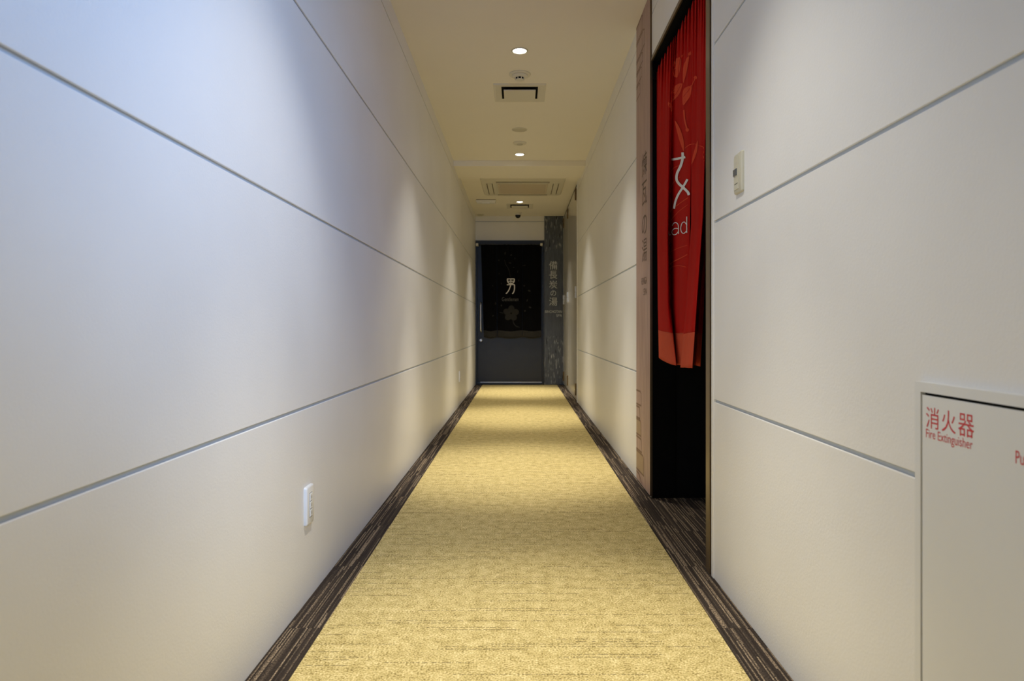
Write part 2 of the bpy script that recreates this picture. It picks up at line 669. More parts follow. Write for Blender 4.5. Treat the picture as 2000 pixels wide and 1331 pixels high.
# ------------------------------------------------------------------ dark sliding door at the end
d2 = struct('door_2', 'navy black sliding door closing the end of the corridor', loc=(-0.15, YE, 0))
X0, X1 = -A, 0.362
obj('door_frame', B_((X0, X0 + 0.028, YE - 0.012, YE + 0.09, 0, ez), (X1 - 0.028, X1, YE - 0.012, YE + 0.09, 0, ez),
                     (X0 + 0.028, X1 - 0.028, YE - 0.012, YE + 0.09, ez - 0.06, ez), bev=0.002), M['navyframe'], d2)
leaf = obj('door_leaf', B_((X0 + 0.030, X1 - 0.030, YE + 0.02, YE + 0.06, 0.03, ez - 0.062), bev=0.002), M['navy'], d2)
obj('bottom_rail', B_((X0 + 0.07, X1 - 0.035, YE + 0.012, YE + 0.02, 0.032, 0.042)), M['steel'], leaf)
obj('threshold', B_((X0 + 0.028, X1 - 0.028, YE - 0.02, YE + 0.09, 0.0, 0.024), bev=0.002), M['navyframe'], d2)
hx = -0.568
bm = bmesh.new()
tube(bm, [(hx, YE + 0.02, 1.215), (hx, YE - 0.03, 1.215), (hx - 0.003, YE - 0.045, 1.205), (hx - 0.005, YE - 0.05, 1.18),
          (hx - 0.005, YE - 0.05, 0.82), (hx - 0.003, YE - 0.045, 0.795), (hx, YE - 0.03, 0.785), (hx, YE + 0.02, 0.785)], 0.012)
obj('handle', bm, M['steel'], d2, smooth=True)
obj('lock', L_([(0, -0.028), (0.016, -0.028), (0.022, -0.022), (0.024, 0.0), (0.024, 0.01)], (-0.573, YE + 0.015, 0.658), 'y', 24),
    M['steel'], d2, smooth=True)

# ------------------------------------------------------------------ service doors far right
for i, (a, b, lab) in enumerate(((7.77, 9.235, 'glossy beige service door nearer than its neighbour, flush in right wall'),
                                 (9.245, 10.165, 'glossy beige service door beside the charcoal sign panel'))):
    d = struct('door_%d' % (i + 3), lab, loc=(B, a, 0))
    lf = obj('door_leaf', B_((B + 0.0005, B + PT, a, b, 0.006, 2.470), bev=0.002), M['door_laminate'], d)
    obj('top_gap', B_((B + 0.004, B + PT, a, b, 2.470, ZC)), M['slot'], d)
    for hy in ((7.92, ) if i == 0 else (9.262, 10.10)):
        for hz, mm in ((2.378, 'brownhinge'), (1.252, 'hinge'), (0.133, 'brownhinge')):
            bm = B_((B - 0.018, B + 0.001, hy - 0.014, hy + 0.014, hz - 0.069, hz - 0.004),
                    (B - 0.018, B + 0.001, hy - 0.014, hy + 0.014, hz + 0.002, hz + 0.069), bev=0.003)
            box(bm, B - 0.012, B + 0.0, hy - 0.008, hy + 0.008, hz - 0.006, hz + 0.004)
            obj('hinge', bm, M[mm], d)
struct('trim_3', 'white edge trim where the panel wall meets the service doors',
       B_((B - 0.008, B + PT, SY0 - 0.001, SY0 + 0.018, 0, ZC), bev=0.002), M['white'])


# ------------------------------------------------------------------ sign panels
def pl_right(xf):
    return lambda s, z: Vector((xf, -s, z))       # s grows towards the camera


t = thing('sign_panel', 'tall pinkish brown sign board with brick sketches beside the red curtain', 'sign', (B, 3.60, 0))
PX = B - 0.008
obj('board', B_((PX, B, 3.394, 3.797, 0.012, ZC), bev=0.0012), M['brickboard'], t)
obj('edge_strip', B_((PX - 0.0012, B, 3.3905, 3.3945, 0.012, ZC)), M['bronze'], t)
pl = pl_right(PX - 0.0006)
bm = bmesh.new()
for ch, zc in zip('煉瓦の湯', (1.687, 1.536, 1.372, 1.242)):
    hh = 0.060 if ch != 'の' else 0.050
    letter(bm, ch, -3.62, -3.475, zc - hh, zc + hh, pl, bold=0.0)
obj('lettering', bm, M['brownink'], t)
bm = bmesh.new()
letter(bm, 'RENGA', -3.632, -3.478, 1.066, 1.102, pl)
obj('lettering', bm, M['brownink'], t)
bm = bmesh.new()
letter(bm, 'SPA', -3.575, -3.478, 1.009, 1.044, pl)
obj('lettering', bm, M['brownink'], t)
bl, bf = bmesh.new(), bmesh.new()
pf = pl_right(PX - 0.0003)
for (z0, z1, w, fill) in ((0.425, 0.501, 0.155, 0), (0.352, 0.414, 0.118, 0), (0.262, 0.345, 0.150, 1), (0.180, 0.250, 0.170, 0),
                          (0.070, 0.172, 0.235, 1), (2.40, 2.485, 0.20, 0), (2.30, 2.39, 0.26, 0), (2.235, 2.29, 0.20, 0),
                          (2.165, 2.225, 0.17, 0), (2.09, 2.155, 0.12, 0)):
    c = [(-3.794, z0), (-3.797 + w, z0 + 0.003), (-3.797 + w * 0.97, z1 - 0.01), (-3.797 + w * 0.86, z1), (-3.794, z1 - 0.002)]
    ribbon(bl, c, 0.010 if z0 < 1 else 0.007, pl, straight=True)
    if fill:
        vv = [bf.verts.new(pf(*p)) for p in c]
        bf.faces.new(vv)
ribbon(bl, [(-3.79, 0.055), (-3.70, 0.050), (-3.62, 0.020)], 0.008, pl)
ribbon(bl, [(-3.73, 0.075), (-3.69, 0.045), (-3.675, 0.016)], 0.006, pl)
obj('brick_sketch', bl, M['brickline'], t, kind='stuff')
obj('brick_sketch', bf, M['brickfill'], t, kind='stuff')

t = thing('sign_panel', 'tall charcoal grey sign board beside the dark door', 'sign', (0.50, YE, 0))
obj('board', B_((0.364, B - 0.008, YE - 0.016, YE - 0.0005, 0.004, ZC), bev=0.001), M['charcoal'], t)
ple = lambda x, z: Vector((x, YE - 0.0168, z))
K = F / YE
wx = lambda px: (px - VX) / K
wz = lambda py: HC + (VY - py) / K
bm = bmesh.new()
for ch, ya, yb in (('備', 510.5, 527), ('長', 529.5, 545), ('炭', 548.5, 564), ('の', 568, 578.5), ('湯', 581.5, 597.5)):
    q = 8 if ch != 'の' else 5.5
    letter(bm, ch, wx(1080.5 - q), wx(1080.5 + q), wz(yb), wz(ya), ple, bold=0.0)
obj('lettering', bm, M['greyink'], t)
bm = bmesh.new()
letter(bm, 'BINCHOTAN', wx(1064.5), wx(1097.5), wz(611.8), wz(606.4), ple)
obj('lettering', bm, M['greyink'], t)
bm = bmesh.new()
letter(bm, 'SPA', wx(1086.5), wx(1097.5), wz(619.3), wz(614), ple)
obj('lettering', bm, M['greyink'], t)


# ------------------------------------------------------------------ split curtains
class Sheet:
    """a cloth: columns of control points (horizontal position s, depth d) at several heights, height range per column"""
    def __init__(self, cols, vs_, top, bottom, conv, gather=0.0, freq=9.0, nu=64, nv=90, phase=0.0):
        self.c = np.array(cols, float)           # [ncol][nv_ctrl][2]
        self.v = np.array(vs_, float)
        self.top, self.bottom, self.conv = top, bottom, conv
        self.gather, self.freq, self.phase = gather, freq, phase
        self.nu, self.nv = nu, nv
        us = np.linspace(0, 1, nu + 1)
        vv = np.linspace(0, 1, nv + 1)
        self.us, self.vv = us, vv
        self.G = np.array([[self.P(u, v) for u in us] for v in vv])
        self.px = VX + F * self.G[..., 0] / self.G[..., 1]
        self.py = VY - F * (self.G[..., 2] - HC) / self.G[..., 1]

    def P(self, u, v):
        n = len(self.c)
        k = min(int(u * (n - 1)), n - 2)
        t = u * (n - 1) - k
        ctrl = np.array([[np.interp(v, self.v, self.c[i][:, j]) for j in range(2)]
                         for i in (max(k - 1, 0), k, k + 1, min(k + 2, n - 1))])
        p0, p1, p2, p3 = ctrl
        s, d = 0.5 * (2 * p1 + (p2 - p0) * t + (2 * p0 - 5 * p1 + 4 * p2 - p3) * t * t + (3 * p1 - p0 - 3 * p2 + p3) * t ** 3)
        d += self.gather * math.exp(-v * 9.0) * math.sin(u * self.freq * 2 * math.pi + self.phase)
        d += 0.25 * self.gather * math.sin(u * self.freq * 0.37 * 2 * math.pi + 1.3 + self.phase)
        z = self.top + (self.bottom(u) - self.top) * v
        return self.conv(s, d, z)

    def mesh(self, v0, v1):
        bm = bmesh.new()
        lines = [v for v in self.vv if v0 - 1e-6 <= v <= v1 + 1e-6]
        lines = sorted(set([v0] + lines + [v1]))
        g = [[bm.verts.new(self.P(u, v)) for u in self.us] for v in lines]
        for i in range(len(g) - 1):
            for j in range(self.nu):
                bm.faces.new((g[i][j], g[i][j + 1], g[i + 1][j + 1], g[i + 1][j]))
        return bm

    def find(self, x, y, lift):
        """the cloth point drawn at photograph position x, y, lifted off the cloth by lift towards the corridor"""
        D = (self.px - x) ** 2 + (self.py - y) ** 2
        i, j = np.unravel_index(int(np.argmin(D)), D.shape)
        i = min(max(i, 1), self.nv - 1)
        j = min(max(j, 1), self.nu - 1)
        # local linear solve
        J = np.array([[(self.px[i, j + 1] - self.px[i, j - 1]) / 2, (self.px[i + 1, j] - self.px[i - 1, j]) / 2],
                      [(self.py[i, j + 1] - self.py[i, j - 1]) / 2, (self.py[i + 1, j] - self.py[i - 1, j]) / 2]])
        r = np.array([x - self.px[i, j], y - self.py[i, j]])
        try:
            du = np.clip(np.linalg.solve(J, r), -1.5, 1.5)
        except np.linalg.LinAlgError:
            du = np.zeros(2)
        u = min(max((j + du[0]) / self.nu, 0), 1)
        v = min(max((i + du[1]) / self.nv, 0), 1)
        p = np.array(self.P(u, v))
        e = 2e-3
        a = np.array(self.P(min(u + e, 1), v)) - np.array(self.P(max(u - e, 0), v))
        b = np.array(self.P(u, min(v + e, 1))) - np.array(self.P(u, max(v - e, 0)))
        nrm = np.cross(a, b)
        nrm /= np.linalg.norm(nrm) + 1e-12
        if np.dot(nrm, np.array([0, 0, HC]) - p) < 0:
            nrm = -nrm
        return Vector(p + nrm * lift)


def cloth_obj(name, bm, m, parent):
    o = obj(name, bm, m, parent, smooth=False)
    for p in o.data.polygons:
        p.use_smooth = True
    md = o.modifiers.new('thickness', 'SOLIDIFY')
    md.thickness = 0.0012
    md.offset = 0.0
    return o


# red curtain in the doorway: s is the image offset ratio x/y, d the distance from the corridor axis
def conv_red(s, d, z):
    return (d, F * d / s, z)


RT, RB = HC + 1.250, HC - 0.154
VS = (0.0, 0.30, 0.60, 0.82, 1.0)


def col(s, d):
    return list(zip(s, d))


nr = thing('split_curtain', 'bright red split curtain with white lettering hanging in the doorway', 'curtain', (0.67, 2.9, RB))
sheet1 = Sheet([
    col((268, 268, 269, 270, 272), (0.668, 0.668, 0.664, 0.662, 0.660)),
    col((277, 275, 275, 275, 279), (0.664, 0.660, 0.652, 0.648, 0.645)),
    col((287, 284, 282, 282, 288), (0.664, 0.656, 0.645, 0.640, 0.635)),
    col((296, 292, 289, 290, 300), (0.666, 0.654, 0.644, 0.640, 0.636)),
    col((300, 295, 290, 293, 306), (0.668, 0.662, 0.658, 0.652, 0.646)),
    col((306, 299, 293, 296, 305), (0.670, 0.672, 0.676, 0.676, 0.672)),
    col((318, 314, 308, 304, 307), (0.668, 0.672, 0.672, 0.668, 0.662)),
    col((328, 325, 321, 315, 313), (0.666, 0.664, 0.662, 0.662, 0.662)),
    col((338, 336.5, 332.5, 330, 322), (0.670, 0.668, 0.664, 0.672, 0.672)),
], VS, RT, lambda u: RB + 0.012 - 0.014 * math.sin(u * 2.4), conv_red, gather=0.006, freq=13)
sheet2 = Sheet([
    col((336, 335.5, 335, 325, 314), (0.666, 0.666, 0.666, 0.652, 0.642)),
    col((345, 344, 340, 331, 320), (0.666, 0.668, 0.662, 0.648, 0.636)),
    col((355, 353, 348, 338, 328), (0.664, 0.662, 0.655, 0.642, 0.634)),
    col((363, 361, 355, 344, 334), (0.664, 0.660, 0.652, 0.640, 0.634)),
    col((366, 366, 359, 347, 338), (0.668, 0.666, 0.660, 0.648, 0.642)),
    col((366, 367, 359, 348, 339), (0.680, 0.684, 0.690, 0.690, 0.690)),
    col((364, 366, 361, 351, 343), (0.690, 0.706, 0.715, 0.715, 0.715)),
    col((362, 366, 365, 360, 353), (0.698, 0.725, 0.735, 0.735, 0.735)),
], VS, RT, lambda u: RB - 0.004 + 0.01 * math.sin(u * 3.0), conv_red, gather=0.006, freq=12, phase=1.1)
VB = 0.905
for sh in (sheet1, sheet2):
    c = cloth_obj('cloth', sh.mesh(0.0, VB), M['red'], nr)
    h = cloth_obj('hem_band', sh.mesh(VB, 1.0), M['redband'], c)
    h['label'] = 'orange red band along the bottom hem'
bm = bmesh.new()
tube(bm, [(0.678, 2.399, RT - 0.008), (0.678, 3.392, RT - 0.008)], 0.006)
obj('rod', bm, M['slot'], nr, smooth=True)
obj('rod_bracket', B_((0.655, 0.690, 3.374, 3.393, RT - 0.028, RT + 0.022), bev=0.003), M['slot'], nr)


def pick(lift):
    def f(x, y):
        return (sheet1 if x < 1349.5 else sheet2).find(x, y, lift)
    return f


q6 = lambda L: [(1270 + x / 6.046, 280 + y / 6.046) for x, y in L]
q3 = lambda L: [(1220 + x / 3.33, y / 3.33) for x, y in L]
q4 = lambda L: [(1220 + x / 3.505, 380 + y / 3.505) for x, y in L]
s1 = lambda x, y: sheet1.find(x, y, 0.0030)
bm = bmesh.new()
ribbon(bm, q6([(255, 193), (330, 182), (422, 163)]), 4.3, s1)
ribbon(bm, q6([(390, 108), (390, 180), (368, 265), (328, 350), (318, 420), (345, 475), (405, 530), (450, 575), (466, 612)]), 5.0, s1, n=10)
ribbon(bm, q6([(448, 425), (400, 510), (340, 605), (305, 690), (287, 772)]), 4.2, s1, n=10)
obj('lettering', bm, M['whiteink'], nr)
bm = bmesh.new()
for L, w in (([(268, 975), (285, 946), (312, 938), (335, 958), (341, 995), (342, 1072)], 1.55),
             ([(338, 1008), (300, 1006), (270, 1030), (264, 1058), (284, 1081), (315, 1074), (338, 1045)], 1.55),
             ([(440, 866), (440, 960), (440, 1058)], 1.6),
             ([(438, 962), (412, 931), (384, 946), (369, 1000), (378, 1048), (406, 1065), (438, 1035)], 1.55),
             ([(214, 1089), (230, 1085), (248, 1079)], 1.7)):
    ribbon(bm, q6(L), w, s1, n=8)
obj('lettering', bm, M['whiteink'], nr)
bm = bmesh.new()
pk = pick(0.0022)
for L in ([(318, 490), (313, 430), (330, 388), (366, 376), (366, 440), (348, 500)],
          [(383, 538), (383, 450), (398, 395), (422, 368), (412, 440), (396, 510)],
          [(306, 660), (309, 595), (335, 556), (379, 543), (365, 600), (335, 640)],
          [(382, 682), (382, 595), (405, 567), (438, 562), (432, 620), (408, 658)],
          [(284, 673), (306, 665), (306, 728)],
          [(330, 785), (365, 840), (388, 920), (388, 985), (365, 930), (345, 860)],
          [(478, 915), (474, 990), (440, 1068), (448, 1010)],
          [(520, 972), (538, 1000), (538, 1105), (517, 1045)]):
    blob(bm, q3(L), pk)
for x, y, r in ((426, 352, 11), (464, 505, 11), (411, 845, 12), (378, 362, 6)):
    px_, py_ = q3([(x, y)])[0]
    blob(bm, disc_pts(px_, py_, r / 3.33), pk, n=3, rings=2)
for L, w in ((q3([(437, 563), (450, 535), (462, 512)]), 1.6), (q3([(388, 715), (394, 780), (408, 838)]), 3.0),
             (q3([(395, 965), (430, 940), (478, 942), (535, 972)]), 1.3), (q3([(297, 1130), (325, 1092), (375, 1072)]), 1.0),
             (q3([(300, 1330), (290, 1260), (320, 1190), (365, 1150)]), 1.0),
             (q4([(300, 170), (320, 112), (380, 62), (440, 20)]), 1.4), (q4([(318, 180), (370, 120), (436, 70)]), 0.9),
             (q4([(303, 492), (330, 465), (395, 432), (433, 411)]), 1.7), (q4([(303, 522), (330, 496), (375, 488), (424, 497)]), 1.1),
             (q4([(308, 400), (365, 370), (434, 347)]), 0.9)):
    ribbon(bm, L, w, pk, n=6)
obj('leaf_print', bm, M['redprint'], nr, kind='stuff')
bm = bmesh.new()
for L in ([(350, 498), (356, 440), (364, 385)], [(318, 640), (345, 600), (370, 552)], [(386, 630), (410, 600), (428, 575)]):
    ribbon(bm, q3(L), 0.8, pick(0.0028), n=5)
obj('leaf_vein_print', bm, M['red'], nr, kind='stuff')


# black curtain on the far door
def conv_blk(s, d, z):
    return (s, d, z)


BY = YE - 0.085
KB = F / BY
bx = lambda px: (px - VX) / KB
bz = lambda py: HC + (VY - py) / KB
nb = thing('split_curtain', 'black split curtain with a flower print hanging on the dark door', 'curtain', (-0.12, BY, bz(661)))
bsheets = []
for (a0, a1, c0, c1) in ((939.5, 970.5, 945.0, 970.5), (971, 1020, 971.5, 1019.5), (1020.6, 1057.4, 1020.3, 1057.0)):
    cols = []
    for i in range(7):
        f = i / 6
        w = 0.016 * math.cos(f * 2.3 * math.pi)
        cols.append(col((bx(a0 + (a1 - a0) * f), bx(c0 + (c1 - c0) * f)), (BY + 0.3 * w, BY + w)))
    sh = Sheet(cols, (0.0, 1.0), bz(478), lambda u: bz(660) + 0.008 * math.cos(u * 6.0), conv_blk, gather=0.004, freq=6,
               nu=28, nv=48)
    bsheets.append(sh)
    c = cloth_obj('cloth', sh.mesh(0.0, 0.926), M['blackcloth'], nb)
    h = cloth_obj('hem_band', sh.mesh(0.926, 1.0), M['blackband'], c)
    h['label'] = 'charcoal grey band along the bottom hem'
bm = bmesh.new()
tube(bm, [(bx(931), BY, bz(477.6)), (bx(1058.5), BY, bz(477.6))], 0.007)
obj('rod', bm, M['navyframe'], nb, smooth=True)
for p in (931.8, 1057.4):
    o = obj('rod_bracket', B_((bx(p) - 0.017, bx(p) + 0.017, BY - 0.018, YE + 0.0195, bz(478) - 0.018, bz(478) + 0.018), bev=0.003), M['cream'], nb)


def bpick(lift):
    def f(x, y):
        return bsheets[0 if x < 970.8 else 1 if x < 1020.4 else 2].find(x, y, lift)
    return f


b8 = lambda L: [(960 + x / 6.66, 470 + y / 6.655) for x, y in L]
bm = bmesh.new()
pw = bpick(0.006)
for L, w in (([(203, 500), (298, 500)], 2.0), ([(206, 500), (208, 530), (222, 552), (250, 562), (280, 552), (294, 530), (296, 500)], 2.0),
             ([(210, 530), (292, 530)], 1.6), ([(251, 502), (251, 560)], 1.6), ([(200, 576), (250, 574), (299, 574)], 2.0),
             ([(250, 562), (246, 590), (228, 640), (208, 672), (188, 694)], 1.9),
             ([(297, 574), (298, 620), (290, 665), (270, 696)], 2.0)):
    ribbon(bm, b8(L), w, pw, n=6)
obj('lettering', bm, M['whiteink'], nb)
bm = bmesh.new()
letter(bm, 'Gentlemen', 980.5, 1012.8, -588.8, -580.8, lambda x, y: bpick(0.006)(x, -y))
obj('lettering', bm, M['dimink'], nb)
bm = bmesh.new()
pb = bpick(0.0045)
for ang in (90, 162, 234, 306, 18):
    a = math.radians(ang - 3)
    cx, cy = 998.2 + 8.6 * math.cos(a), 612.5 - 8.6 * math.sin(a)
    pts = []
    for j in range(8):
        q = j * math.pi / 4
        r1, r2 = 7.2 * math.cos(q), 6.2 * math.sin(q)
        pts.append((cx + r1 * math.cos(a) - r2 * math.sin(a), cy - (r1 * math.sin(a) + r2 * math.cos(a))))
    blob(bm, pts, pb, n=3, rings=3)
ribbon(bm, b8([(275, 1030), (290, 1080), (320, 1115), (368, 1130)]), 2.2, pb, n=6, taper=True)
ribbon(bm, b8([(170, 250), (185, 310), (225, 380), (245, 480)]), 1.4, pb, n=6, taper=True)
ribbon(bm, b8([(105, 935), (150, 945)]), 1.6, pb, n=4)
for x, y, w, h, a in ((178, 165, 9, 22, 10), (255, 190, 14, 9, -30), (95, 258, 12, 9, 30), (240, 293, 18, 7, 5), (288, 350, 10, 8, 0),
                      (425, 325, 24, 6, -10), (100, 432, 8, 10, 0), (355, 520, 7, 14, 0), (425, 590, 12, 12, 0), (492, 655, 20, 10, 25),
                      (465, 780, 8, 18, 20), (502, 870, 18, 10, 25), (435, 915, 13, 11, 0), (55, 820, 10, 18, 0), (18, 980, 14, 9, -30),
                      (130, 845, 10, 14, 10), (15, 590, 8, 10, 0), (130, 560, 6, 12, 0), (340, 405, 5, 18, 15), (305, 235, 6, 14, 0)):
    ca, sa = math.cos(math.radians(a)), math.sin(math.radians(a))
    pts = [(x + w * math.cos(k) * ca - h * math.sin(k) * sa, y + w * math.cos(k) * sa + h * math.sin(k) * ca)
           for k in (j * math.pi / 3 for j in range(6))]
    blob(bm, b8(pts), pb, n=3, rings=2)
obj('flower_print', bm, M['blackprint'], nb, kind='stuff')


# ------------------------------------------------------------------ ceiling fittings
def downlight():
    t = thing('downlight', '', 'light', (0, 0, ZC))
    obj('trim_ring', L_([(0.043, -0.0005), (0.050, -0.001), (0.050, -0.004), (0.046, -0.0065), (0.041, -0.005), (0.0395, -0.0005)], (0, 0, ZC)),
        M['greyplate'], t, smooth=True)
    obj('lens', L_([(0.0, -0.0035), (0.036, -0.003), (0.0395, -0.001)], (0, 0, ZC)), M['lens'], t, smooth=True)
    return t


dl = downlight()
for i, (y, lab) in enumerate(((4.105, 'lit round downlight before the smoke detector, nearest of the downlights in view'),
                              (6.556, 'lit round downlight just before the dropped ceiling beam'),
                              (9.02, 'small lit round downlight between the ceiling cassette and the far vent'))):
    o = dl if i == 0 else copy_tree(dl, (0, y, ZC))
    o.location = (0, y, ZC)
    o['label'] = lab
    o['group'] = 'round downlights along the corridor ceiling'


def place_bm(bm, loc):
    bmesh.ops.translate(bm, verts=bm.verts[:], vec=Vector(loc))
    return bm


t = thing('smoke_detector', 'round cream smoke detector with dark slots, next to the near ceiling vent', 'detector', (0, 4.487, ZC))
c = (0, 4.487, ZC)
obj('base', L_([(0.0, -0.0), (0.070, -0.0), (0.072, -0.003), (0.069, -0.007), (0.053, -0.009), (0.0, -0.009)], c), M['cream'], t, smooth=True)
obj('body', L_([(0.052, -0.008), (0.053, -0.012), (0.047, -0.020), (0.034, -0.025), (0.0, -0.025)], c), M['cream'], t, smooth=True)
obj('cap', L_([(0.020, -0.034), (0.026, -0.035), (0.024, -0.040), (0.016, -0.043), (0.0, -0.0435)], c, n=28), M['cream'], t, smooth=True)
obj('chamber', L_([(0.029, -0.025), (0.024, -0.035)], c, n=24), M['slot'], t)
bm = bmesh.new()
for k in range(8):
    a = (k + 0.5) * math.pi / 4
    x, y = 0.029 * math.cos(a), 0.029 * math.sin(a)
    lathe(bm, [(0.0030, -0.024), (0.0030, -0.036)], (x, 4.487 + y, ZC), n=6)
obj('cage_rib', bm, M['cream'], t, kind='stuff')


def vent(y):
    t = thing('air_vent', '', 'vent', (0, y, ZC))
    h, q = 0.179, 0.128
    bm = bmesh.new()
    prof = [(h, 0.0), (h, -0.006), (h - 0.004, -0.009), (h - 0.014, -0.010), (q, -0.004), (q - 0.004, -0.0005)]
    loops = [[bm.verts.new((sx * r, y + sy * r, ZC + z)) for sx, sy in ((-1, -1), (1, -1), (1, 1), (-1, 1))] for r, z in prof]
    for a, b in zip(loops, loops[1:]):
        for i in range(4):
            bm.faces.new((a[i], a[(i + 1) % 4], b[(i + 1) % 4], b[i]))
    obj('frame', bm, M['cream'], t)
    obj('duct', B_((-q + 0.001, q - 0.001, y - q + 0.001, y + q - 0.001, ZC - 0.002, ZC - 0.0004)), M['slot'], t)
    obj('damper_plate', B_((-0.110, 0.110, y - 0.108, y + 0.128, ZC - 0.024, ZC - 0.016), bev=0.0015), M['cream'], t)
    bm = bmesh.new()
    for sx in (-1, 1):
        for sy in (-0.08, 0.10):
            lathe(bm, [(0.005, -0.001), (0.005, -0.017)], (sx * 0.085, y + sy, ZC), n=8)
    obj('plate_stud', bm, M['slot'], t, kind='stuff')
    return t


for y, lab in ((4.838, 'square cream ceiling vent with dropped plate behind the smoke detector'),
               (9.33, 'square ceiling vent just before the dome camera')):
    t = vent(y)
    t['label'] = lab
    t['group'] = 'square ceiling vents'

t = thing('cover_disc', 'flat round grey cover plate on the ceiling, nearer of two flat discs', 'cover plate', (0, 5.74, ZC))
obj('plate', L_([(0.0, -0.006), (0.052, -0.006), (0.060, -0.003), (0.061, 0.0)], (0, 5.74, ZC)), M['greyplate'], t, smooth=True)
obj('rim', L_([(0.060, 0.0), (0.064, -0.001), (0.064, -0.003), (0.060, -0.004)], (0, 5.74, ZC)), M['cream'], t, smooth=True)

t = thing('heat_detector', 'low domed cream detector beside the second downlight', 'detector', (0, 6.15, ZC))
c = (0, 6.15, ZC)
obj('base', L_([(0.0, 0.0), (0.060, 0.0), (0.062, -0.003), (0.056, -0.010), (0.030, -0.014), (0.0, -0.014)], c), M['cream'], t, smooth=True)
obj('sensor_cap', L_([(0.028, -0.013), (0.026, -0.020), (0.016, -0.023), (0.0, -0.023)], c), M['greyplate'], t, smooth=True)

# ceiling cassette air conditioner
ax0, ax1, ay0, ay1 = -0.436, 0.506, 7.50, 8.51
acx, acy = (ax0 + ax1) / 2, 8.06
t = thing('air_conditioner', 'square cream ceiling cassette air conditioner beyond the dropped beam', 'air conditioner', (acx, acy, ZC))


def round_rect(x0, x1, y0, y1, r, z, n=5):
    out = []
    for cx, cy, a0 in ((x1 - r, y1 - r, 0), (x0 + r, y1 - r, 90), (x0 + r, y0 + r, 180), (x1 - r, y0 + r, 270)):
        for k in range(n + 1):
            a = math.radians(a0 + 90 * k / n)
            out.append((cx + r * math.cos(a), cy + r * math.sin(a), z))
    return out


bm = bmesh.new()
lo = []
for ins, r, z in ((0.0, 0.07, 0.0), (0.0, 0.07, -0.012), (0.008, 0.065, -0.020), (0.05, 0.05, -0.026)):
    lo.append([bm.verts.new(p) for p in round_rect(ax0 + ins, ax1 - ins, ay0 + ins, ay1 - ins, r, ZC + z)])
for a, b in zip(lo, lo[1:]):
    for i in range(len(a)):
        bm.faces.new((a[i], a[(i + 1) % len(a)], b[(i + 1) % len(b)], b[i]))
bm.faces.new(lo[-1])
obj('panel', bm, M['cream'], t, smooth=True)
gx, gy = 0.285, 0.275
obj('intake_grille', B_((acx - gx, acx + gx, acy - gy, acy + gy, ZC - 0.032, ZC - 0.025), bev=0.002), M['grille'], t)
gr = bpy.data.objects[t.children[-1].name]
for k in range(14):
    yy = acy - gy + 0.03 + k * (2 * gy - 0.06) / 13
    obj('grille_slat', B_((acx - gx + 0.02, acx + gx - 0.02, yy - 0.006, yy + 0.006, ZC - 0.035, ZC - 0.032)), M['grille'], gr)
for sx, sy in ((-1, 0), (1, 0), (0, -1), (0, 1)):
    if sx:
        xa = acx + sx * 0.375
        bb = (xa - 0.036, xa + 0.036, acy - 0.30, acy + 0.30)
        sl = (xa + sx * 0.030 - 0.004, xa + sx * 0.030 + 0.004, acy - 0.30, acy + 0.30)
        s2 = (xa - sx * 0.030 - 0.004, xa - sx * 0.030 + 0.004, acy - 0.30, acy + 0.30)
    else:
        ya = acy + sy * 0.362
        bb = (acx - 0.30, acx + 0.30, ya - 0.030, ya + 0.030)
        sl = (acx - 0.30, acx + 0.30, ya + sy * 0.026 - 0.006, ya + sy * 0.026 + 0.006)
        s2 = (acx - 0.30, acx + 0.30, ya - sy * 0.028 - 0.003, ya - sy * 0.028 + 0.003)
    obj('louver', B_((*bb, ZC - 0.031, ZC - 0.0255), bev=0.002), M['cream'], t)
    obj('outlet_slot', B_((*sl, ZC - 0.0316, ZC - 0.030), (*s2, ZC - 0.0316, ZC - 0.030)), M['bronze'], t)

# emergency light at the far left
ex, ey = -0.435, 8.90
t = thing('emergency_light', 'small tapered white ceiling lamp left of the third downlight', 'light', (ex, ey, ZC))
bm = bmesh.new()
sec = [(0.128, 0.052, -0.008), (0.128, 0.052, -0.014), (0.120, 0.046, -0.036), (0.112, 0.040, -0.042)]
lp = [[bm.verts.new((ex + sx * a, ey + sy * b, ZC + z)) for sx, sy in ((-1, -1), (1, -1), (1, 1), (-1, 1))] for a, b, z in sec]
for a, b in zip(lp, lp[1:]):
    for i in range(4):
        bm.faces.new((a[i], a[(i + 1) % 4], b[(i + 1) % 4], b[i]))
bm.faces.new(lp[0])
bm.faces.new(lp[-1])
obj('housing', bm, M['white'], t)
obj('mounting_gap', B_((ex - 0.124, ex + 0.124, ey - 0.048, ey + 0.048, ZC - 0.008, ZC)), M['bronze'], t)
obj('lamp_cover', B_((ex - 0.052, ex + 0.052, ey - 0.050, ey + 0.030, ZC - 0.052, ZC - 0.016), bev=0.008), M['white'], t, smooth=True)

t = thing('dome_camera', 'small security camera with dark dome near the far end', 'camera', (-0.025, 9.86, ZC))
c = (-0.025, 9.86, ZC)
obj('mount', L_([(0.0, 0.0), (0.056, 0.0), (0.057, -0.008), (0.046, -0.014), (0.045, -0.040), (0.0, -0.040)], c), M['cream'], t, smooth=True)
obj('dome', L_([(0.040, -0.040), (0.039, -0.052), (0.034, -0.066), (0.024, -0.076), (0.012, -0.081), (0.0, -0.082)], c), M['dome'], t, smooth=True)

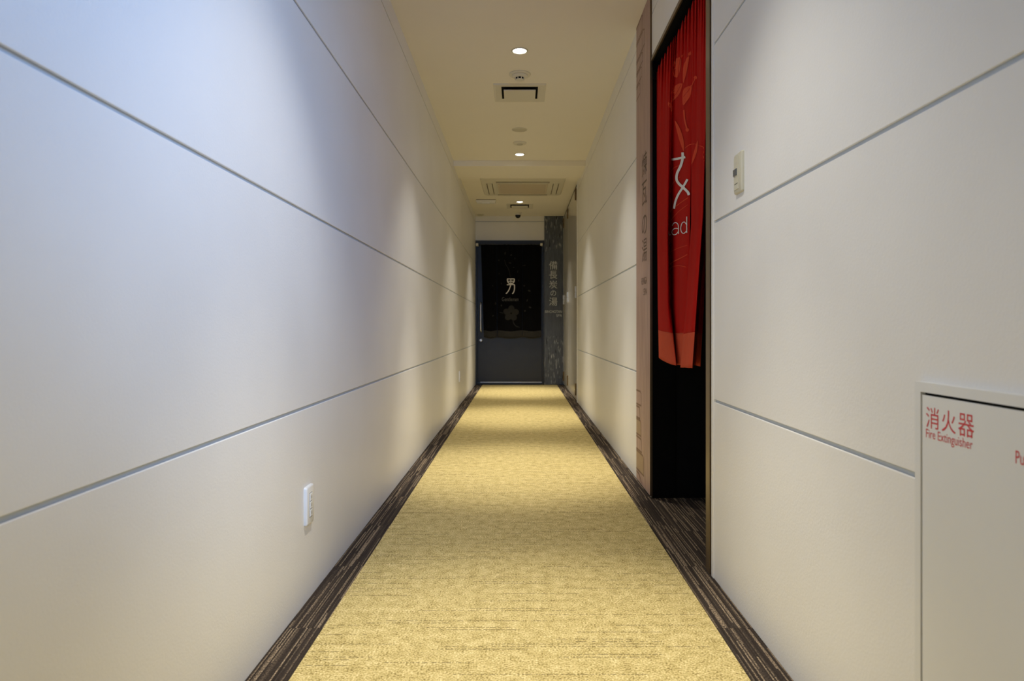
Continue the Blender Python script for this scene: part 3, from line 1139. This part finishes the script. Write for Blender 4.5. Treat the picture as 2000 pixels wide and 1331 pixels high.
t = thing('heat_detector', 'tiny low detector in the far left ceiling corner', 'detector', (-0.575, 10.05, ZC))
c = (-0.575, 10.05, ZC)
obj('base', L_([(0.0, 0.0), (0.058, 0.0), (0.059, -0.004), (0.048, -0.010), (0.0, -0.010)], c), M['greyplate'], t, smooth=True)
obj('sensor_cap', L_([(0.034, -0.010), (0.030, -0.018), (0.0, -0.020)], c), M['greyplate'], t, smooth=True)


# ------------------------------------------------------------------ wall fittings
def wall_plate(x0, side, cy, cz, hw, hh, th, r=0.006):
    bm = bmesh.new()
    rings = []
    for ins, dx in ((0.0, 0.0), (0.0, th - 0.004), (0.0012, th - 0.0016), (0.004, th)):
        rings.append([bm.verts.new((x0 + side * dx, p[0], p[1]))
                      for p in round_rect(cy - hw + ins, cy + hw - ins, cz - hh + ins, cz + hh - ins, r, 0.0)])
    for a, b in zip(rings, rings[1:]):
        for i in range(len(a)):
            bm.faces.new((a[i], a[(i + 1) % len(a)], b[(i + 1) % len(b)], b[i]))
    bm.faces.new(rings[0])
    bm.faces.new(rings[-1])
    return bm


def outlet():
    t = thing('power_outlet', '', 'outlet', (-A, 0, 0))
    hw, hh = 0.035, 0.0585
    obj('cover_plate', wall_plate(-A, 1, 0, 0, hw, hh, 0.0105), M['white'], t, smooth=True)
    obj('insert_gap', B_((-A + 0.009, -A + 0.0108, -0.0130, 0.0130, -0.0375, 0.0375)), M['sensor'], t)
    ins = obj('insert', B_((-A + 0.009, -A + 0.0118, -0.0118, 0.0118, -0.036, 0.036), bev=0.0006), M['white'], t)
    for z in (0.024, 0.0, -0.024):
        obj('socket', B_((-A + 0.0117, -A + 0.0128, -0.0098, 0.0098, z - 0.0100, z + 0.0100), bev=0.0003), M['white'], ins)
        obj('socket_slot', B_((-A + 0.0127, -A + 0.0130, -0.0055, -0.0035, z - 0.005, z + 0.005),
                              (-A + 0.0127, -A + 0.0130, 0.0035, 0.0055, z - 0.006, z + 0.005),
                              (-A + 0.0117, -A + 0.0120, -0.0110, 0.0110, z - 0.0128, z - 0.0112)), M['sensor'], ins)
    return t


o1 = outlet()
o2 = copy_tree(o1, (-A, 7.44, 0.314))
o1.location = (-A, 2.118, 0.2965)
o1['label'] = 'white power outlet low on the left wall, large and near'
o2['label'] = 'tiny white power outlet far along the left wall, near the dark door'
for o in (o1, o2):
    o['group'] = 'power outlets on the left wall'

t = thing('wall_switch', 'ivory wall switch plate with small grey window, right of the doorway', 'switch', (B, 2.032, 1.298))
c = (2.032, 1.298)
obj('cover_plate', wall_plate(B, -1, c[0], c[1], 0.036, 0.0595, 0.0085, 0.005), M['ivory'], t, smooth=True)
obj('rocker', B_((B - 0.0100, B - 0.008, c[0] - 0.012, c[0] + 0.030, c[1] - 0.048, c[1] + 0.048), bev=0.0008), M['ivory'], t)
obj('sensor_window', B_((B - 0.0125, B - 0.0095, c[0] + 0.001, c[0] + 0.031, c[1] - 0.006, c[1] + 0.014), bev=0.001), M['sensor'], t)
obj('indicator_slit', B_((B - 0.0104, B - 0.0098, c[0] - 0.006, c[0] + 0.024, c[1] - 0.0315, c[1] - 0.030)), M['slot'], t)
obj('name_label', B_((B - 0.0102, B - 0.0098, c[0] - 0.006, c[0] + 0.022, c[1] + 0.026, c[1] + 0.034)), M['greyplate'], t)

# fire extinguisher cabinet
fy1, fy0, fz1, fz0 = 1.117, 0.715, 0.7535, 0.10
t = thing('fire_extinguisher_cabinet', 'white wall cabinet with red lettering for a fire extinguisher', 'cabinet', (B, 0.93, fz0))
FX = B - 0.010
fw = 0.0155
obj('frame', B_((FX, B, fy1 - fw, fy1, fz0, fz1), (FX, B, fy0, fy0 + fw, fz0, fz1), (FX, B, fy0 + fw, fy1 - fw, fz1 - fw, fz1),
                (FX, B, fy0 + fw, fy1 - fw, fz0, fz0 + fw)), M['boxmetal'], t)
obj('recess', B_((B - 0.002, B - 0.0003, fy0 + fw, fy1 - fw, fz0 + fw, fz1 - fw)), M['slot'], t)
d = obj('door', B_((B - 0.0085, B - 0.0025, fy0 + fw + 0.002, fy1 - fw - 0.002, fz0 + fw + 0.003, fz1 - fw - 0.0045), bev=0.001), M['boxmetal'], t)
plf = pl_right(B - 0.0088)
bm = bmesh.new()
for ch, sa, sb in (('消', -1.0885, -1.0550), ('火', -1.0480, -1.0145), ('器', -1.0085, -0.9735)):
    letter(bm, ch, sa, sb, HC - 0.1570, HC - 0.1238, plf, bold=0.0)
obj('lettering', bm, M['redink'], d)
bm = bmesh.new()
letter(bm, 'Fire Extinguisher', -1.0885, -0.9765, HC - 0.1772, HC - 0.1590, plf)
obj('lettering', bm, M['redink'], d)
bm = bmesh.new()
letter(bm, 'Push', -0.8920, -0.8620, HC - 0.1755, HC - 0.1585, plf)
obj('lettering', bm, M['redink'], d)
